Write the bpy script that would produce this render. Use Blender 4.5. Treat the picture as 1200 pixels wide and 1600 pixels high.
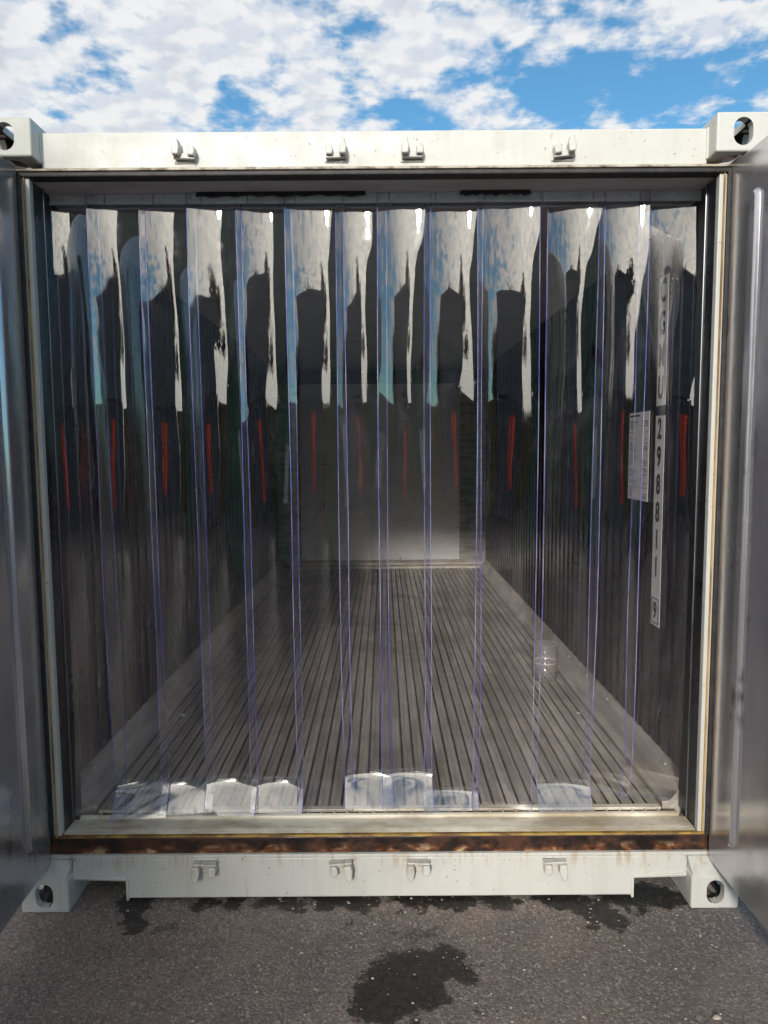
import bpy, bmesh, math, random
import numpy as np
from mathutils import Vector, Matrix
random.seed(7); rng = np.random.default_rng(11)
R = math.radians
for o in list(bpy.data.objects): bpy.data.objects.remove(o)
scene = bpy.context.scene
COL = scene.collection

# ------------------------------------------------------------------ camera
cam = bpy.data.cameras.new("camera"); cam_ob = bpy.data.objects.new("camera", cam); COL.objects.link(cam_ob)
cam.sensor_fit = 'VERTICAL'; cam.sensor_height = 36.0; cam.lens = 36.0 * 1103 / 1600
cam.clip_start = 0.05; cam.clip_end = 3000
cam_ob.matrix_world = (Matrix.Translation((0.023, -2.27, 1.566)) @ Matrix.Rotation(R(90 - 5.13), 4, 'X')
                       @ Matrix.Rotation(R(-0.40), 4, 'Z'))
scene.camera = cam_ob

# ------------------------------------------------------------------ light
SUN_EL, SUN_AZ = 20.4, -11.0           # behind the camera, azimuth measured from -Y towards -X
sdir = Vector((math.sin(R(SUN_AZ)) * math.cos(R(SUN_EL)), -math.cos(R(SUN_AZ)) * math.cos(R(SUN_EL)), math.sin(R(SUN_EL))))
sun = bpy.data.lights.new("sun", 'SUN'); sun.energy = 1.5; sun.angle = R(6); sun.color = (1.0, 0.95, 0.86)
sun_ob = bpy.data.objects.new("sun", sun); COL.objects.link(sun_ob)
sun_ob.rotation_euler = sdir.to_track_quat('Z', 'Y').to_euler(); sun_ob.location = sdir * 40

world = bpy.data.worlds.new("World"); scene.world = world; world.use_nodes = True
def build_world():
    nt = world.node_tree; N = nt.nodes; L = nt.links
    for n in list(N): N.remove(n)
    out = N.new('ShaderNodeOutputWorld'); bg = N.new('ShaderNodeBackground'); bg.inputs[1].default_value = 0.073
    sky = N.new('ShaderNodeTexSky'); sky.sky_type = 'NISHITA'; sky.sun_disc = False
    sky.sun_elevation = R(SUN_EL); sky.sun_rotation = math.atan2(sdir.x, sdir.y)
    sky.air_density = 1.0; sky.dust_density = 0.3; sky.ozone_density = 3.0
    tc = N.new('ShaderNodeTexCoord'); sp = N.new('ShaderNodeSeparateXYZ'); L.new(tc.outputs['Generated'], sp.inputs[0])
    def M(op, a, b=None, c=None, clamp=False):
        m = N.new('ShaderNodeMath'); m.operation = op; m.use_clamp = clamp
        for i, v in enumerate((a, b, c)):
            if v is None: continue
            if isinstance(v, (int, float)): m.inputs[i].default_value = v
            else: L.new(v, m.inputs[i])
        return m.outputs[0]
    zz = M('ADD', M('MAXIMUM', sp.outputs[2], 0.0), 0.10)
    px = M('DIVIDE', sp.outputs[0], zz); py = M('DIVIDE', sp.outputs[1], zz)
    cv = N.new('ShaderNodeCombineXYZ'); L.new(px, cv.inputs[0]); L.new(py, cv.inputs[1])
    def noise(scale, detail, rough, off, dist=0.0, lac=2.0):
        mp = N.new('ShaderNodeMapping'); mp.inputs['Location'].default_value = off
        L.new(cv.outputs[0], mp.inputs[0])
        n = N.new('ShaderNodeTexNoise'); n.noise_dimensions = '2D'; n.inputs['Scale'].default_value = scale; n.inputs['Detail'].default_value = detail
        n.inputs['Roughness'].default_value = rough; n.inputs['Distortion'].default_value = dist; n.inputs['Lacunarity'].default_value = lac
        L.new(mp.outputs[0], n.inputs['Vector']); return n.outputs['Fac']
    clump = noise(4.6, 6, 0.56, (3.1, 1.7, 0.0), 0.15)
    fl1 = noise(11.0, 4, 0.58, (5.2, 8.3, 0.0), 0.0); fl2 = noise(11.0, 2, 0.5, (5.2 + 0.010, 8.3 + 0.035, 0.0), 0.0)
    big = noise(0.9, 1, 0.5, (7.3, 2.2, 0.0))
    # a broken deck of small puffs: closed towards -X, opening into blue gaps towards +X
    side = M('ADD', M('SUBTRACT', 0.022, M('MULTIPLY', px, 0.15)), M('MINIMUM', M('MAXIMUM', M('MULTIPLY', py, -0.07), 0.0), 0.14))
    dens = M('ADD', M('ADD', M('ADD', M('MULTIPLY', clump, 0.75), M('MULTIPLY', fl1, 0.36)), side), M('MULTIPLY', M('SUBTRACT', big, 0.5), 0.30))
    far = N.new('ShaderNodeMapRange'); far.inputs['From Min'].default_value = 0.30; far.inputs['From Max'].default_value = 0.05; far.inputs['To Max'].default_value = 0.16; L.new(sp.outputs[2], far.inputs['Value'])
    dens = M('ADD', dens, far.outputs[0])
    def ramp(v, a, b):
        m = N.new('ShaderNodeMapRange'); m.interpolation_type = 'SMOOTHSTEP'
        m.inputs['From Min'].default_value = a; m.inputs['From Max'].default_value = b; L.new(v, m.inputs['Value']); return m.outputs[0]
    cover = ramp(dens, 0.465, 0.655)
    lit = ramp(M('SUBTRACT', fl1, fl2), -0.13, 0.13)
    thick = ramp(dens, 0.60, 0.92)
    def mix(f, a, b):
        m = N.new('ShaderNodeMix'); m.data_type = 'RGBA'
        L.new(f, m.inputs['Factor'])
        for k, v in (('A', a), ('B', b)):
            s = [i for i in m.inputs if i.name == k and i.type == 'RGBA'][0]
            if isinstance(v, tuple): s.default_value = (*v, 1)
            else: L.new(v, s)
        return [o for o in m.outputs if o.type == 'RGBA'][0]
    white = mix(thick, (5.4, 5.45, 5.5), (4.7, 4.85, 5.1))
    shade = mix(thick, (4.3, 4.6, 5.05), (3.3, 3.6, 4.05))
    cloud = mix(lit, shade, white)
    # clouds scatter sunlight forward: brighter and warmer on the sun's side of the sky
    dt = N.new('ShaderNodeVectorMath'); dt.operation = 'DOT_PRODUCT'; L.new(tc.outputs['Generated'], dt.inputs[0]); dt.inputs[1].default_value = sdir
    dp = M('MAXIMUM', dt.outputs['Value'], 0.0); glow = M('ADD', M('MULTIPLY', M('POWER', dp, 14.0), 0.75), M('MULTIPLY', M('POWER', dp, 3.0), 0.16))
    gm = N.new('ShaderNodeVectorMath'); gm.operation = 'MULTIPLY_ADD'; cg = N.new('ShaderNodeCombineXYZ')
    for k in range(3): L.new(glow, cg.inputs[k])
    L.new(cg.outputs[0], gm.inputs[0]); gm.inputs[1].default_value = (4.2, 3.7, 2.8); gm.inputs[2].default_value = (1, 1, 1)
    cm_ = N.new('ShaderNodeVectorMath'); cm_.operation = 'MULTIPLY'; L.new(cloud, cm_.inputs[0]); L.new(gm.outputs[0], cm_.inputs[1])
    bl = N.new('ShaderNodeVectorMath'); bl.operation = 'MULTIPLY'; L.new(sky.outputs[0], bl.inputs[0]); bl.inputs[1].default_value = (0.62, 0.98, 1.0)
    skyc = mix(cover, bl.outputs[0], cm_.outputs[0])
    L.new(skyc, bg.inputs[0]); L.new(bg.outputs[0], out.inputs[0])
build_world()

vs = scene.view_settings; vs.view_transform = 'Standard'; vs.look = 'None'; vs.gamma = 1.0; vs.use_curve_mapping = False
vs.exposure = 1.17
cy = scene.cycles
cy.max_bounces = 10; cy.glossy_bounces = 4; cy.diffuse_bounces = 4; cy.use_adaptive_sampling = True; cy.adaptive_threshold = 0.03; cy.transparent_max_bounces = 40; cy.transmission_bounces = 8
cy.caustics_reflective = False; cy.caustics_refractive = False
cy.use_denoising = True

# ------------------------------------------------------------------ helpers
class NB:
    """tiny node builder"""
    def __init__(s, name):
        s.m = bpy.data.materials.new(name); s.m.use_nodes = True; s.t = s.m.node_tree; s.N = s.t.nodes; s.L = s.t.links
        for n in list(s.N): s.N.remove(n)
        s.out = s.N.new('ShaderNodeOutputMaterial'); s._pos = None
    def set(s, sock, v):
        if v is None: return
        if isinstance(v, (int, float)): sock.default_value = v
        elif isinstance(v, (tuple, list)):
            sock.default_value = (*v, 1) if (sock.type == 'RGBA' and len(v) == 3) else v
        else: s.L.new(v, sock)
    def pos(s):
        if s._pos is None: s._pos = s.N.new('ShaderNodeNewGeometry')
        return s._pos.outputs['Position']
    def math(s, op, a, b=None, c=None, clamp=False):
        m = s.N.new('ShaderNodeMath'); m.operation = op; m.use_clamp = clamp
        for i, v in enumerate((a, b, c)): s.set(m.inputs[i], v)
        return m.outputs[0]
    def mapping(s, vec, scale=(1, 1, 1), loc=(0, 0, 0)):
        m = s.N.new('ShaderNodeMapping'); s.L.new(vec, m.inputs[0]); m.inputs['Scale'].default_value = scale; m.inputs['Location'].default_value = loc
        return m.outputs[0]
    def noise(s, scale, detail=4, rough=0.5, vec=None, stretch=None, dist=0.0, loc=(0, 0, 0)):
        v = vec if vec is not None else s.pos()
        if stretch or any(loc): v = s.mapping(v, stretch or (1, 1, 1), loc)
        n = s.N.new('ShaderNodeTexNoise'); n.inputs['Scale'].default_value = scale; n.inputs['Detail'].default_value = detail
        n.inputs['Roughness'].default_value = rough; n.inputs['Distortion'].default_value = dist
        s.L.new(v, n.inputs['Vector']); return n.outputs['Fac']
    def voronoi(s, scale, vec=None, feature='F1', out='Distance', rand=1.0):
        n = s.N.new('ShaderNodeTexVoronoi'); n.feature = feature; n.inputs['Scale'].default_value = scale; n.inputs['Randomness'].default_value = rand
        s.L.new(vec if vec is not None else s.pos(), n.inputs['Vector']); return n.outputs[out]
    def ramp(s, v, a, b, lo=0.0, hi=1.0, smooth=True):
        m = s.N.new('ShaderNodeMapRange'); m.interpolation_type = 'SMOOTHSTEP' if smooth else 'LINEAR'
        m.inputs['From Min'].default_value = a; m.inputs['From Max'].default_value = b
        m.inputs['To Min'].default_value = lo; m.inputs['To Max'].default_value = hi
        s.L.new(v, m.inputs['Value']); return m.outputs[0]
    def mix(s, f, a, b, mode='MIX'):
        m = s.N.new('ShaderNodeMix'); m.data_type = 'RGBA'; m.blend_type = mode
        s.set(m.inputs['Factor'], f)
        A = [i for i in m.inputs if i.name == 'A' and i.type == 'RGBA'][0]; B = [i for i in m.inputs if i.name == 'B' and i.type == 'RGBA'][0]
        s.set(A, a); s.set(B, b); return [o for o in m.outputs if o.type == 'RGBA'][0]
    def bump(s, h, strength=0.2, dist=0.01, normal=None):
        b = s.N.new('ShaderNodeBump'); b.inputs['Strength'].default_value = strength; b.inputs['Distance'].default_value = dist
        s.set(b.inputs['Height'], h)
        if normal is not None: s.L.new(normal, b.inputs['Normal'])
        return b.outputs[0]
    def principled(s, col, rough=0.5, metal=0.0, normal=None, spec=None, alpha=None):
        p = s.N.new('ShaderNodeBsdfPrincipled'); s.set(p.inputs['Base Color'], col); s.set(p.inputs['Roughness'], rough); s.set(p.inputs['Metallic'], metal)
        if normal is not None: s.L.new(normal, p.inputs['Normal'])
        if spec is not None: s.set(p.inputs['Specular IOR Level'], spec)
        s.L.new(p.outputs[0], s.out.inputs[0]); return s.m
    def xyz(s):
        n = s.N.new('ShaderNodeSeparateXYZ'); s.L.new(s.pos(), n.inputs[0]); return n.outputs
    def rnd(s):
        return s.N.new('ShaderNodeObjectInfo').outputs['Random']

MT = {}
def m_white():
    b = NB('white_paint')
    streak = b.ramp(b.noise(16, 5, 0.6, stretch=(1, 1, 0.10)), 0.46, 0.76)
    patch = b.ramp(b.noise(3.5, 6, 0.65), 0.42, 0.72)
    col = b.mix(b.math('MULTIPLY', streak, 0.45), (0.59, 0.59, 0.565), (0.45, 0.44, 0.405))
    col = b.mix(b.math('MULTIPLY', patch, 0.28), col, (0.54, 0.525, 0.47))
    runs = b.math('MULTIPLY', b.ramp(b.noise(26, 4, 0.7, stretch=(1, 1, 0.07), loc=(2.2, 0, 0)), 0.60, 0.74), b.ramp(b.noise(4, 3, 0.6, loc=(7, 1, 2)), 0.45, 0.62))
    col = b.mix(b.math('MULTIPLY', runs, 0.35), col, (0.30, 0.21, 0.12))
    sp = b.ramp(b.noise(75, 2, 0.5), 0.715, 0.74)
    col = b.mix(b.math('MULTIPLY', sp, 0.75), col, (0.18, 0.14, 0.11))
    chip = b.noise(11, 7, 0.74, loc=(4.3, 1.2, 0.7))
    col = b.mix(b.math('MULTIPLY', b.ramp(chip, 0.64, 0.70), 0.5), col, (0.46, 0.36, 0.24))
    col = b.mix(b.ramp(chip, 0.685, 0.715), col, (0.20, 0.11, 0.065))
    # rust bleeding a few centimetres down from the threshold
    z = b.xyz()[2]
    bleed = b.math('MULTIPLY', b.ramp(b.noise(30, 4, 0.7, stretch=(1, 1, 0.10), loc=(0, 3, 0)), 0.50, 0.66), b.math('MULTIPLY', b.ramp(z, 0.105, 0.165), b.ramp(z, 0.30, 0.28)))
    col = b.mix(b.math('MULTIPLY', bleed, 0.55), col, (0.36, 0.22, 0.11))
    h = b.math('ADD', b.math('MULTIPLY', b.noise(55, 3, 0.6), 0.4), b.math('ADD', b.noise(7, 3, 0.5), b.math('MULTIPLY', b.ramp(chip, 0.66, 0.70), -0.6)))
    MT['white'] = b.principled(col, b.ramp(b.noise(12, 4), 0.3, 0.7, 0.36, 0.6), 0, b.bump(h, 0.28, 0.006))
def m_steel(name, base, r0, r1, bump=0.05, dirt=(0.10, 0.085, 0.07), dirtamt=0.4, stretch=(1, 1, 0.12), metal=1.0, mark=(0.06, 0.055, 0.055)):
    b = NB(name)
    n1 = b.noise(9, 6, 0.62, stretch=stretch); n2 = b.noise(2.2, 5, 0.6)
    d = b.math('MULTIPLY', b.ramp(b.math('MULTIPLY', n1, b.math('ADD', n2, 0.5)), 0.48, 0.72), dirtamt)
    col = b.mix(d, base, dirt)
    mk = b.math('MULTIPLY', b.ramp(b.noise(5.5, 5, 0.7, stretch=(1, 1, 0.45), loc=(3, 8, 2)), 0.63, 0.70), 0.6)
    col = b.mix(mk, col, mark)
    scr = b.ramp(b.noise(60, 3, 0.7, stretch=(1, 1, 0.05)), 0.45, 0.7)
    rough = b.math('ADD', b.ramp(n2, 0.3, 0.7, r0, r1), b.math('MULTIPLY', scr, 0.03))
    nrm = b.bump(b.math('ADD', b.noise(3.0, 3, 0.5), b.math('MULTIPLY', b.noise(40, 2, 0.5), 0.03)), bump, 0.05)
    MT[name] = b.principled(col, b.math('ADD', rough, b.math('MULTIPLY', d, 0.3)), metal, nrm)
def m_floor():
    b = NB('floor_aluminium')
    st = (1, 0.05, 1)
    n1 = b.noise(30, 6, 0.7, stretch=(1, 0.08, 1)); n2 = b.noise(2.1, 5, 0.6); n3 = b.noise(9, 5, 0.6)
    col = b.mix(b.ramp(n1, 0.35, 0.68), (0.78, 0.73, 0.66), (0.48, 0.445, 0.395))
    col = b.mix(b.math('MULTIPLY', b.ramp(n2, 0.42, 0.7), 0.6), col, (0.22, 0.185, 0.15))
    rr = b.rnd()
    col = b.mix(b.math('MULTIPLY', rr, 0.30), col, (0.18, 0.16, 0.135))
    rust = b.ramp(b.noise(5, 6, 0.7, stretch=(1, 0.35, 1), loc=(1.3, 3.7, 0)), 0.66, 0.76)
    col = b.mix(b.math('MULTIPLY', rust, 0.55), col, (0.25, 0.11, 0.05))
    sp = b.ramp(b.noise(120, 2, 0.5), 0.70, 0.75)
    col = b.mix(b.math('MULTIPLY', sp, 0.6), col, (0.6, 0.58, 0.52))
    MT['floor'] = b.principled(col, b.ramp(n3, 0.3, 0.7, 0.30, 0.55), 0.15, b.bump(b.noise(40, 4, 0.6, stretch=(1, 0.15, 1)), 0.25, 0.004))
def m_threshold():
    b = NB('threshold_aluminium')
    n1 = b.noise(14, 7, 0.72, stretch=(0.35, 1, 1)); n2 = b.noise(3, 5, 0.6)
    col = b.mix(b.ramp(n1, 0.4, 0.66), (0.82, 0.77, 0.66), (0.52, 0.45, 0.34))
    col = b.mix(b.math('MULTIPLY', b.ramp(n2, 0.5, 0.7), 0.6), col, (0.34, 0.27, 0.18))
    sp = b.ramp(b.noise(45, 4, 0.7), 0.6, 0.68); col = b.mix(b.math('MULTIPLY', sp, 0.6), col, (0.66, 0.63, 0.56))
    MT['threshold'] = b.principled(col, 0.45, 0.1, b.bump(b.noise(60, 4, 0.6), 0.3, 0.004))
def m_rust():
    b = NB('rusted_steel')
    n1 = b.noise(10, 7, 0.7); n2 = b.noise(16, 5, 0.6, stretch=(0.6, 1, 1), loc=(2, 0, 5)); 
    col = b.mix(b.ramp(n1, 0.42, 0.72), (0.014, 0.009, 0.008), (0.090, 0.032, 0.016))
    z = b.xyz()[2]
    low = b.ramp(z, 0.215, 0.165)
    bare = b.math('MULTIPLY', b.ramp(n2, 0.545, 0.61), low)
    edge = b.math('MULTIPLY', b.ramp(n2, 0.46, 0.55), low)
    col = b.mix(edge, col, (0.20, 0.065, 0.022)); col = b.mix(bare, col, (0.50, 0.38, 0.24))
    MT['rust'] = b.principled(col, b.ramp(n1, 0.3, 0.7, 0.30, 0.7), 0.0, b.bump(n1, 0.5, 0.006))
def m_two(name, c1, c2, scale, rough=0.6, metal=0.0, bump=0.2, stretch=None, lo=0.4, hi=0.65, bdist=0.003):
    b = NB(name); n = b.noise(scale, 6, 0.65, stretch=stretch)
    MT[name] = b.principled(b.mix(b.ramp(n, lo, hi), c1, c2), rough, metal, b.bump(n, bump, bdist))
def m_strip():
    b = NB('clear_pvc')
    lw = b.N.new('ShaderNodeLayerWeight'); lw.inputs['Blend'].default_value = 0.5
    f5 = b.math('POWER', lw.outputs['Facing'], 5.0)
    F0 = 0.09
    F = b.math('MULTIPLY_ADD', f5, 1 - F0, F0)
    tr = b.N.new('ShaderNodeBsdfTransparent'); tr.inputs[0].default_value = (0.987, 0.980, 0.995, 1)
    gl = b.N.new('ShaderNodeBsdfGlossy');  gl.inputs[0].default_value = (1, 1, 1, 1)
    df = b.N.new('ShaderNodeBsdfDiffuse'); df.inputs[0].default_value = (0.55, 0.55, 0.62, 1)
    milk = b.math('ADD', b.ramp(b.noise(5, 4, 0.75, stretch=(1, 1, 0.5), dist=0.8), 0.50, 0.78, 0.0015, 0.024), b.ramp(b.noise(38, 2, 0.6, stretch=(1, 1, 0.12)), 0.66, 0.76, 0.0, 0.012))
    gl_r = b.ramp(b.noise(6, 3, 0.7, loc=(3, 3, 3)), 0.45, 0.75, 0.008, 0.07)
    b.L.new(gl_r, gl.inputs['Roughness'])
    m1 = b.N.new('ShaderNodeMixShader'); b.L.new(milk, m1.inputs[0]); b.L.new(tr.outputs[0], m1.inputs[1]); b.L.new(df.outputs[0], m1.inputs[2])
    m2 = b.N.new('ShaderNodeMixShader'); b.L.new(F, m2.inputs[0]); b.L.new(m1.outputs[0], m2.inputs[1]); b.L.new(gl.outputs[0], m2.inputs[2])
    b.L.new(m2.outputs[0], b.out.inputs[0]); MT['strip'] = b.m
def m_hem():
    b = NB('scuffed_pvc_hem')
    lw = b.N.new('ShaderNodeLayerWeight'); lw.inputs['Blend'].default_value = 0.5
    F = b.math('MULTIPLY_ADD', b.math('POWER', lw.outputs['Facing'], 4.0), 0.85, 0.12)
    tr = b.N.new('ShaderNodeBsdfTransparent'); tr.inputs[0].default_value = (0.975, 0.972, 0.985, 1)
    gl = b.N.new('ShaderNodeBsdfGlossy'); gl.inputs['Roughness'].default_value = 0.05
    df = b.N.new('ShaderNodeBsdfDiffuse'); df.inputs[0].default_value = (0.62, 0.62, 0.66, 1)
    m1 = b.N.new('ShaderNodeMixShader'); b.L.new(b.ramp(b.noise(24, 4, 0.7), 0.4, 0.75, 0.02, 0.14), m1.inputs[0]); b.L.new(tr.outputs[0], m1.inputs[1]); b.L.new(df.outputs[0], m1.inputs[2])
    m2 = b.N.new('ShaderNodeMixShader'); b.L.new(F, m2.inputs[0]); b.L.new(m1.outputs[0], m2.inputs[1]); b.L.new(gl.outputs[0], m2.inputs[2])
    b.L.new(m2.outputs[0], b.out.inputs[0]); MT['hem'] = b.m
m_hem()
def m_sleeve():
    b = NB('clear_sleeve')
    lw = b.N.new('ShaderNodeLayerWeight'); lw.inputs['Blend'].default_value = 0.5
    F = b.math('MULTIPLY_ADD', b.math('POWER', lw.outputs['Facing'], 4.0), 0.5, 0.06)
    tr = b.N.new('ShaderNodeBsdfTransparent'); tr.inputs[0].default_value = (0.95, 0.94, 0.93, 1)
    gl = b.N.new('ShaderNodeBsdfGlossy'); gl.inputs['Roughness'].default_value = 0.05
    df = b.N.new('ShaderNodeBsdfDiffuse'); df.inputs[0].default_value = (0.85, 0.82, 0.80, 1)
    m1 = b.N.new('ShaderNodeMixShader'); m1.inputs[0].default_value = 0.12; b.L.new(tr.outputs[0], m1.inputs[1]); b.L.new(df.outputs[0], m1.inputs[2])
    m2 = b.N.new('ShaderNodeMixShader'); b.L.new(F, m2.inputs[0]); b.L.new(m1.outputs[0], m2.inputs[1]); b.L.new(gl.outputs[0], m2.inputs[2])
    b.L.new(m2.outputs[0], b.out.inputs[0]); MT['sleeve'] = b.m
m_sleeve()
def m_strip_edge():  # edge tint with the glow of light piped through the PVC put into it
    b = NB('pvc_edge_glow_tint')
    n = b.noise(3.2, 3, 0.6); n2 = b.noise(26, 3, 0.7, stretch=(1, 1, 0.6))
    col = b.mix(b.ramp(n, 0.36, 0.64), (0.24, 0.24, 0.74), (0.56, 0.53, 0.84))
    df = b.N.new('ShaderNodeBsdfDiffuse'); b.L.new(col, df.inputs[0])
    tl = b.N.new('ShaderNodeBsdfTranslucent'); b.L.new(col, tl.inputs[0])
    m = b.N.new('ShaderNodeMixShader'); m.inputs[0].default_value = 0.4; b.L.new(df.outputs[0], m.inputs[1]); b.L.new(tl.outputs[0], m.inputs[2])
    tr = b.N.new('ShaderNodeBsdfTransparent'); mm = b.N.new('ShaderNodeMixShader'); b.L.new(b.ramp(n2, 0.40, 0.66, 0.05, 0.5), mm.inputs[0])
    b.L.new(m.outputs[0], mm.inputs[1]); b.L.new(tr.outputs[0], mm.inputs[2])
    b.L.new(mm.outputs[0], b.out.inputs[0]); MT['strip_edge'] = b.m
# stains on the asphalt: (x, y, radius x, radius y)
STAINS = []
def m_ground():
    b = NB('asphalt')
    fine = b.noise(95, 6, 0.75); mid = b.noise(14, 6, 0.7); big = b.noise(1.6, 5, 0.6)
    col = b.mix(b.ramp(mid, 0.3, 0.7), (0.300, 0.240, 0.208), (0.225, 0.180, 0.158))
    col = b.mix(b.math('MULTIPLY', b.ramp(big, 0.38, 0.64), 0.8), col, (0.150, 0.134, 0.130))
    col = b.mix(b.ramp(fine, 0.42, 0.70, 0, 0.75), col, (0.085, 0.075, 0.071))
    vc2 = b.voronoi(150, out='Color'); s2 = b.N.new('ShaderNodeSeparateColor'); b.L.new(vc2, s2.inputs[0])
    col = b.mix(b.ramp(s2.outputs[0], 0.70, 1.0, 0, 0.6), col, (0.42, 0.36, 0.32)); col = b.mix(b.ramp(s2.outputs[1], 0.6, 1.0, 0, 0.55), col, (0.075, 0.066, 0.063))
    vcol = b.voronoi(110, out='Color'); sx = b.N.new('ShaderNodeSeparateColor'); b.L.new(vcol, sx.inputs[0])
    chips = b.math('MULTIPLY', b.ramp(sx.outputs[0], 0.90, 0.95), b.ramp(b.voronoi(110), 0.42, 0.22))
    col = b.mix(b.math('MULTIPLY', chips, 0.75), col, b.mix(sx.outputs[1], (0.26, 0.22, 0.18), (0.42, 0.40, 0.37)))
    # old oil and water stains
    X, Y, Z = b.xyz()
    wx = b.math('ADD', X, b.math('MULTIPLY', b.math('SUBTRACT', b.noise(6, 7, 0.75), 0.5), 0.42))
    wy = b.math('ADD', Y, b.math('MULTIPLY', b.math('SUBTRACT', b.noise(6, 7, 0.75, loc=(9, 4, 1)), 0.5), 0.34))
    tot = None
    for (x, y, rx, ry, k) in STAINS:
        dx = b.math('DIVIDE', b.math('SUBTRACT', wx, x), rx); dy = b.math('DIVIDE', b.math('SUBTRACT', wy, y), ry)
        d2 = b.math('ADD', b.math('MULTIPLY', dx, dx), b.math('MULTIPLY', dy, dy))
        s = b.math('MULTIPLY', b.ramp(d2, 1.2, 0.75), k)
        tot = s if tot is None else b.math('MAXIMUM', tot, s)
    grain = b.ramp(b.noise(40, 5, 0.7), 0.30, 0.62, 1.0, 0.86)
    tot = b.math('MULTIPLY', tot, grain)
    col = b.mix(tot, col, (0.012, 0.0105, 0.010))
    rough = b.math('SUBTRACT', 0.9, b.math('MULTIPLY', tot, 0.40))
    h = b.math('ADD', b.math('ADD', b.math('ADD', fine, b.math('MULTIPLY', b.voronoi(150), -0.7)), b.math('MULTIPLY', chips, 0.8)), b.math('MULTIPLY', mid, 0.8))
    MT['ground'] = b.principled(col, rough, 0, b.bump(h, 0.5, 0.006), spec=0.35)
m_white(); m_floor(); m_threshold(); m_rust(); m_strip(); m_strip_edge()
m_steel('door_steel', (0.58, 0.575, 0.61), 0.15, 0.22, 0.05, dirt=(0.32, 0.30, 0.30), dirtamt=0.18, metal=0.75)
m_steel('liner_steel', (0.15, 0.138, 0.155), 0.20, 0.34, 0.04, dirt=(0.07, 0.06, 0.06), dirtamt=0.45, mark=(0.55, 0.53, 0.53))
m_steel('jamb_steel', (0.13, 0.135, 0.16), 0.22, 0.34, 0.04)
m_steel('bead_steel', (0.30, 0.31, 0.33), 0.3, 0.4, 0.03)
m_steel('clamp_steel', (0.74, 0.79, 0.82), 0.35, 0.5, 0.03, dirtamt=0.25, stretch=(1, 1, 1), metal=0.15)
m_two('bulkhead_panel', (0.90, 0.90, 0.85), (0.80, 0.80, 0.75), 6, 0.45, 0.1, 0.06, stretch=(0.4, 1, 1))
m_two('bulkhead_side', (0.48, 0.45, 0.40), (0.26, 0.24, 0.20), 22, 0.6, 0.0, 0.15, stretch=(0.25, 1, 1))
m_two('ceiling_liner', (0.74, 0.74, 0.74), (0.64, 0.64, 0.64), 6, 0.5, 0.2, 0.05)
m_two('soffit_paint', (0.88, 0.84, 0.85), (0.74, 0.69, 0.69), 12, 0.5, 0, 0.1, stretch=(0.3, 1, 1))
m_two('rubber', (0.018, 0.017, 0.018), (0.04, 0.035, 0.035), 25, 0.6, 0, 0.3)
m_two('stained_trim', (0.52, 0.47, 0.38), (0.13, 0.09, 0.06), 24, 0.6, 0, 0.3, stretch=(0.6, 1, 1), lo=0.42, hi=0.66)
m_two('yellow_seal', (0.42, 0.27, 0.06), (0.16, 0.08, 0.03), 16, 0.55, 0, 0.3, stretch=(0.5, 1, 1), lo=0.42, hi=0.60)
m_two('rust_stain_seal', (0.52, 0.34, 0.12), (0.20, 0.10, 0.03), 12, 0.6, 0, 0.2, stretch=(1, 1, 0.3))
m_two('gap_grime', (0.012, 0.010, 0.009), (0.03, 0.02, 0.015), 20, 0.8)
m_two('pan_grime', (0.24, 0.21, 0.17), (0.13, 0.11, 0.09), 14, 0.8)
m_two('label_paper', (0.86, 0.86, 0.83), (0.80, 0.80, 0.77), 8, 0.5, 0, 0.02)
m_two('ink', (0.012, 0.012, 0.014), (0.02, 0.02, 0.02), 20, 0.5, 0, 0.02)
m_two('grey_ink', (0.16, 0.16, 0.16), (0.22, 0.22, 0.22), 20, 0.6, 0, 0.02)
m_two('cavity_steel', (0.045, 0.04, 0.045), (0.13, 0.06, 0.04), 14, 0.7, 0.2, 0.3)
m_two('scrap_paper', (0.72, 0.71, 0.68), (0.6, 0.58, 0.55), 30, 0.7)
m_two('green_paint', (0.10, 0.22, 0.14), (0.08, 0.18, 0.115), 5, 0.5, 0, 0.1)
m_two('navy_paint', (0.13, 0.15, 0.19), (0.16, 0.17, 0.20), 5, 0.5, 0, 0.1)
m_two('grey_paint', (0.22, 0.23, 0.26), (0.18, 0.185, 0.21), 5, 0.5, 0, 0.1)
m_two('brown_paint', (0.24, 0.17, 0.08), (0.17, 0.12, 0.06), 5, 0.5, 0, 0.1)
m_two('red_paint', (0.55, 0.06, 0.03), (0.42, 0.045, 0.025), 9, 0.5, 0, 0.1)
m_two('stone', (0.44, 0.40, 0.34), (0.22, 0.19, 0.16), 60, 0.8)

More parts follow.
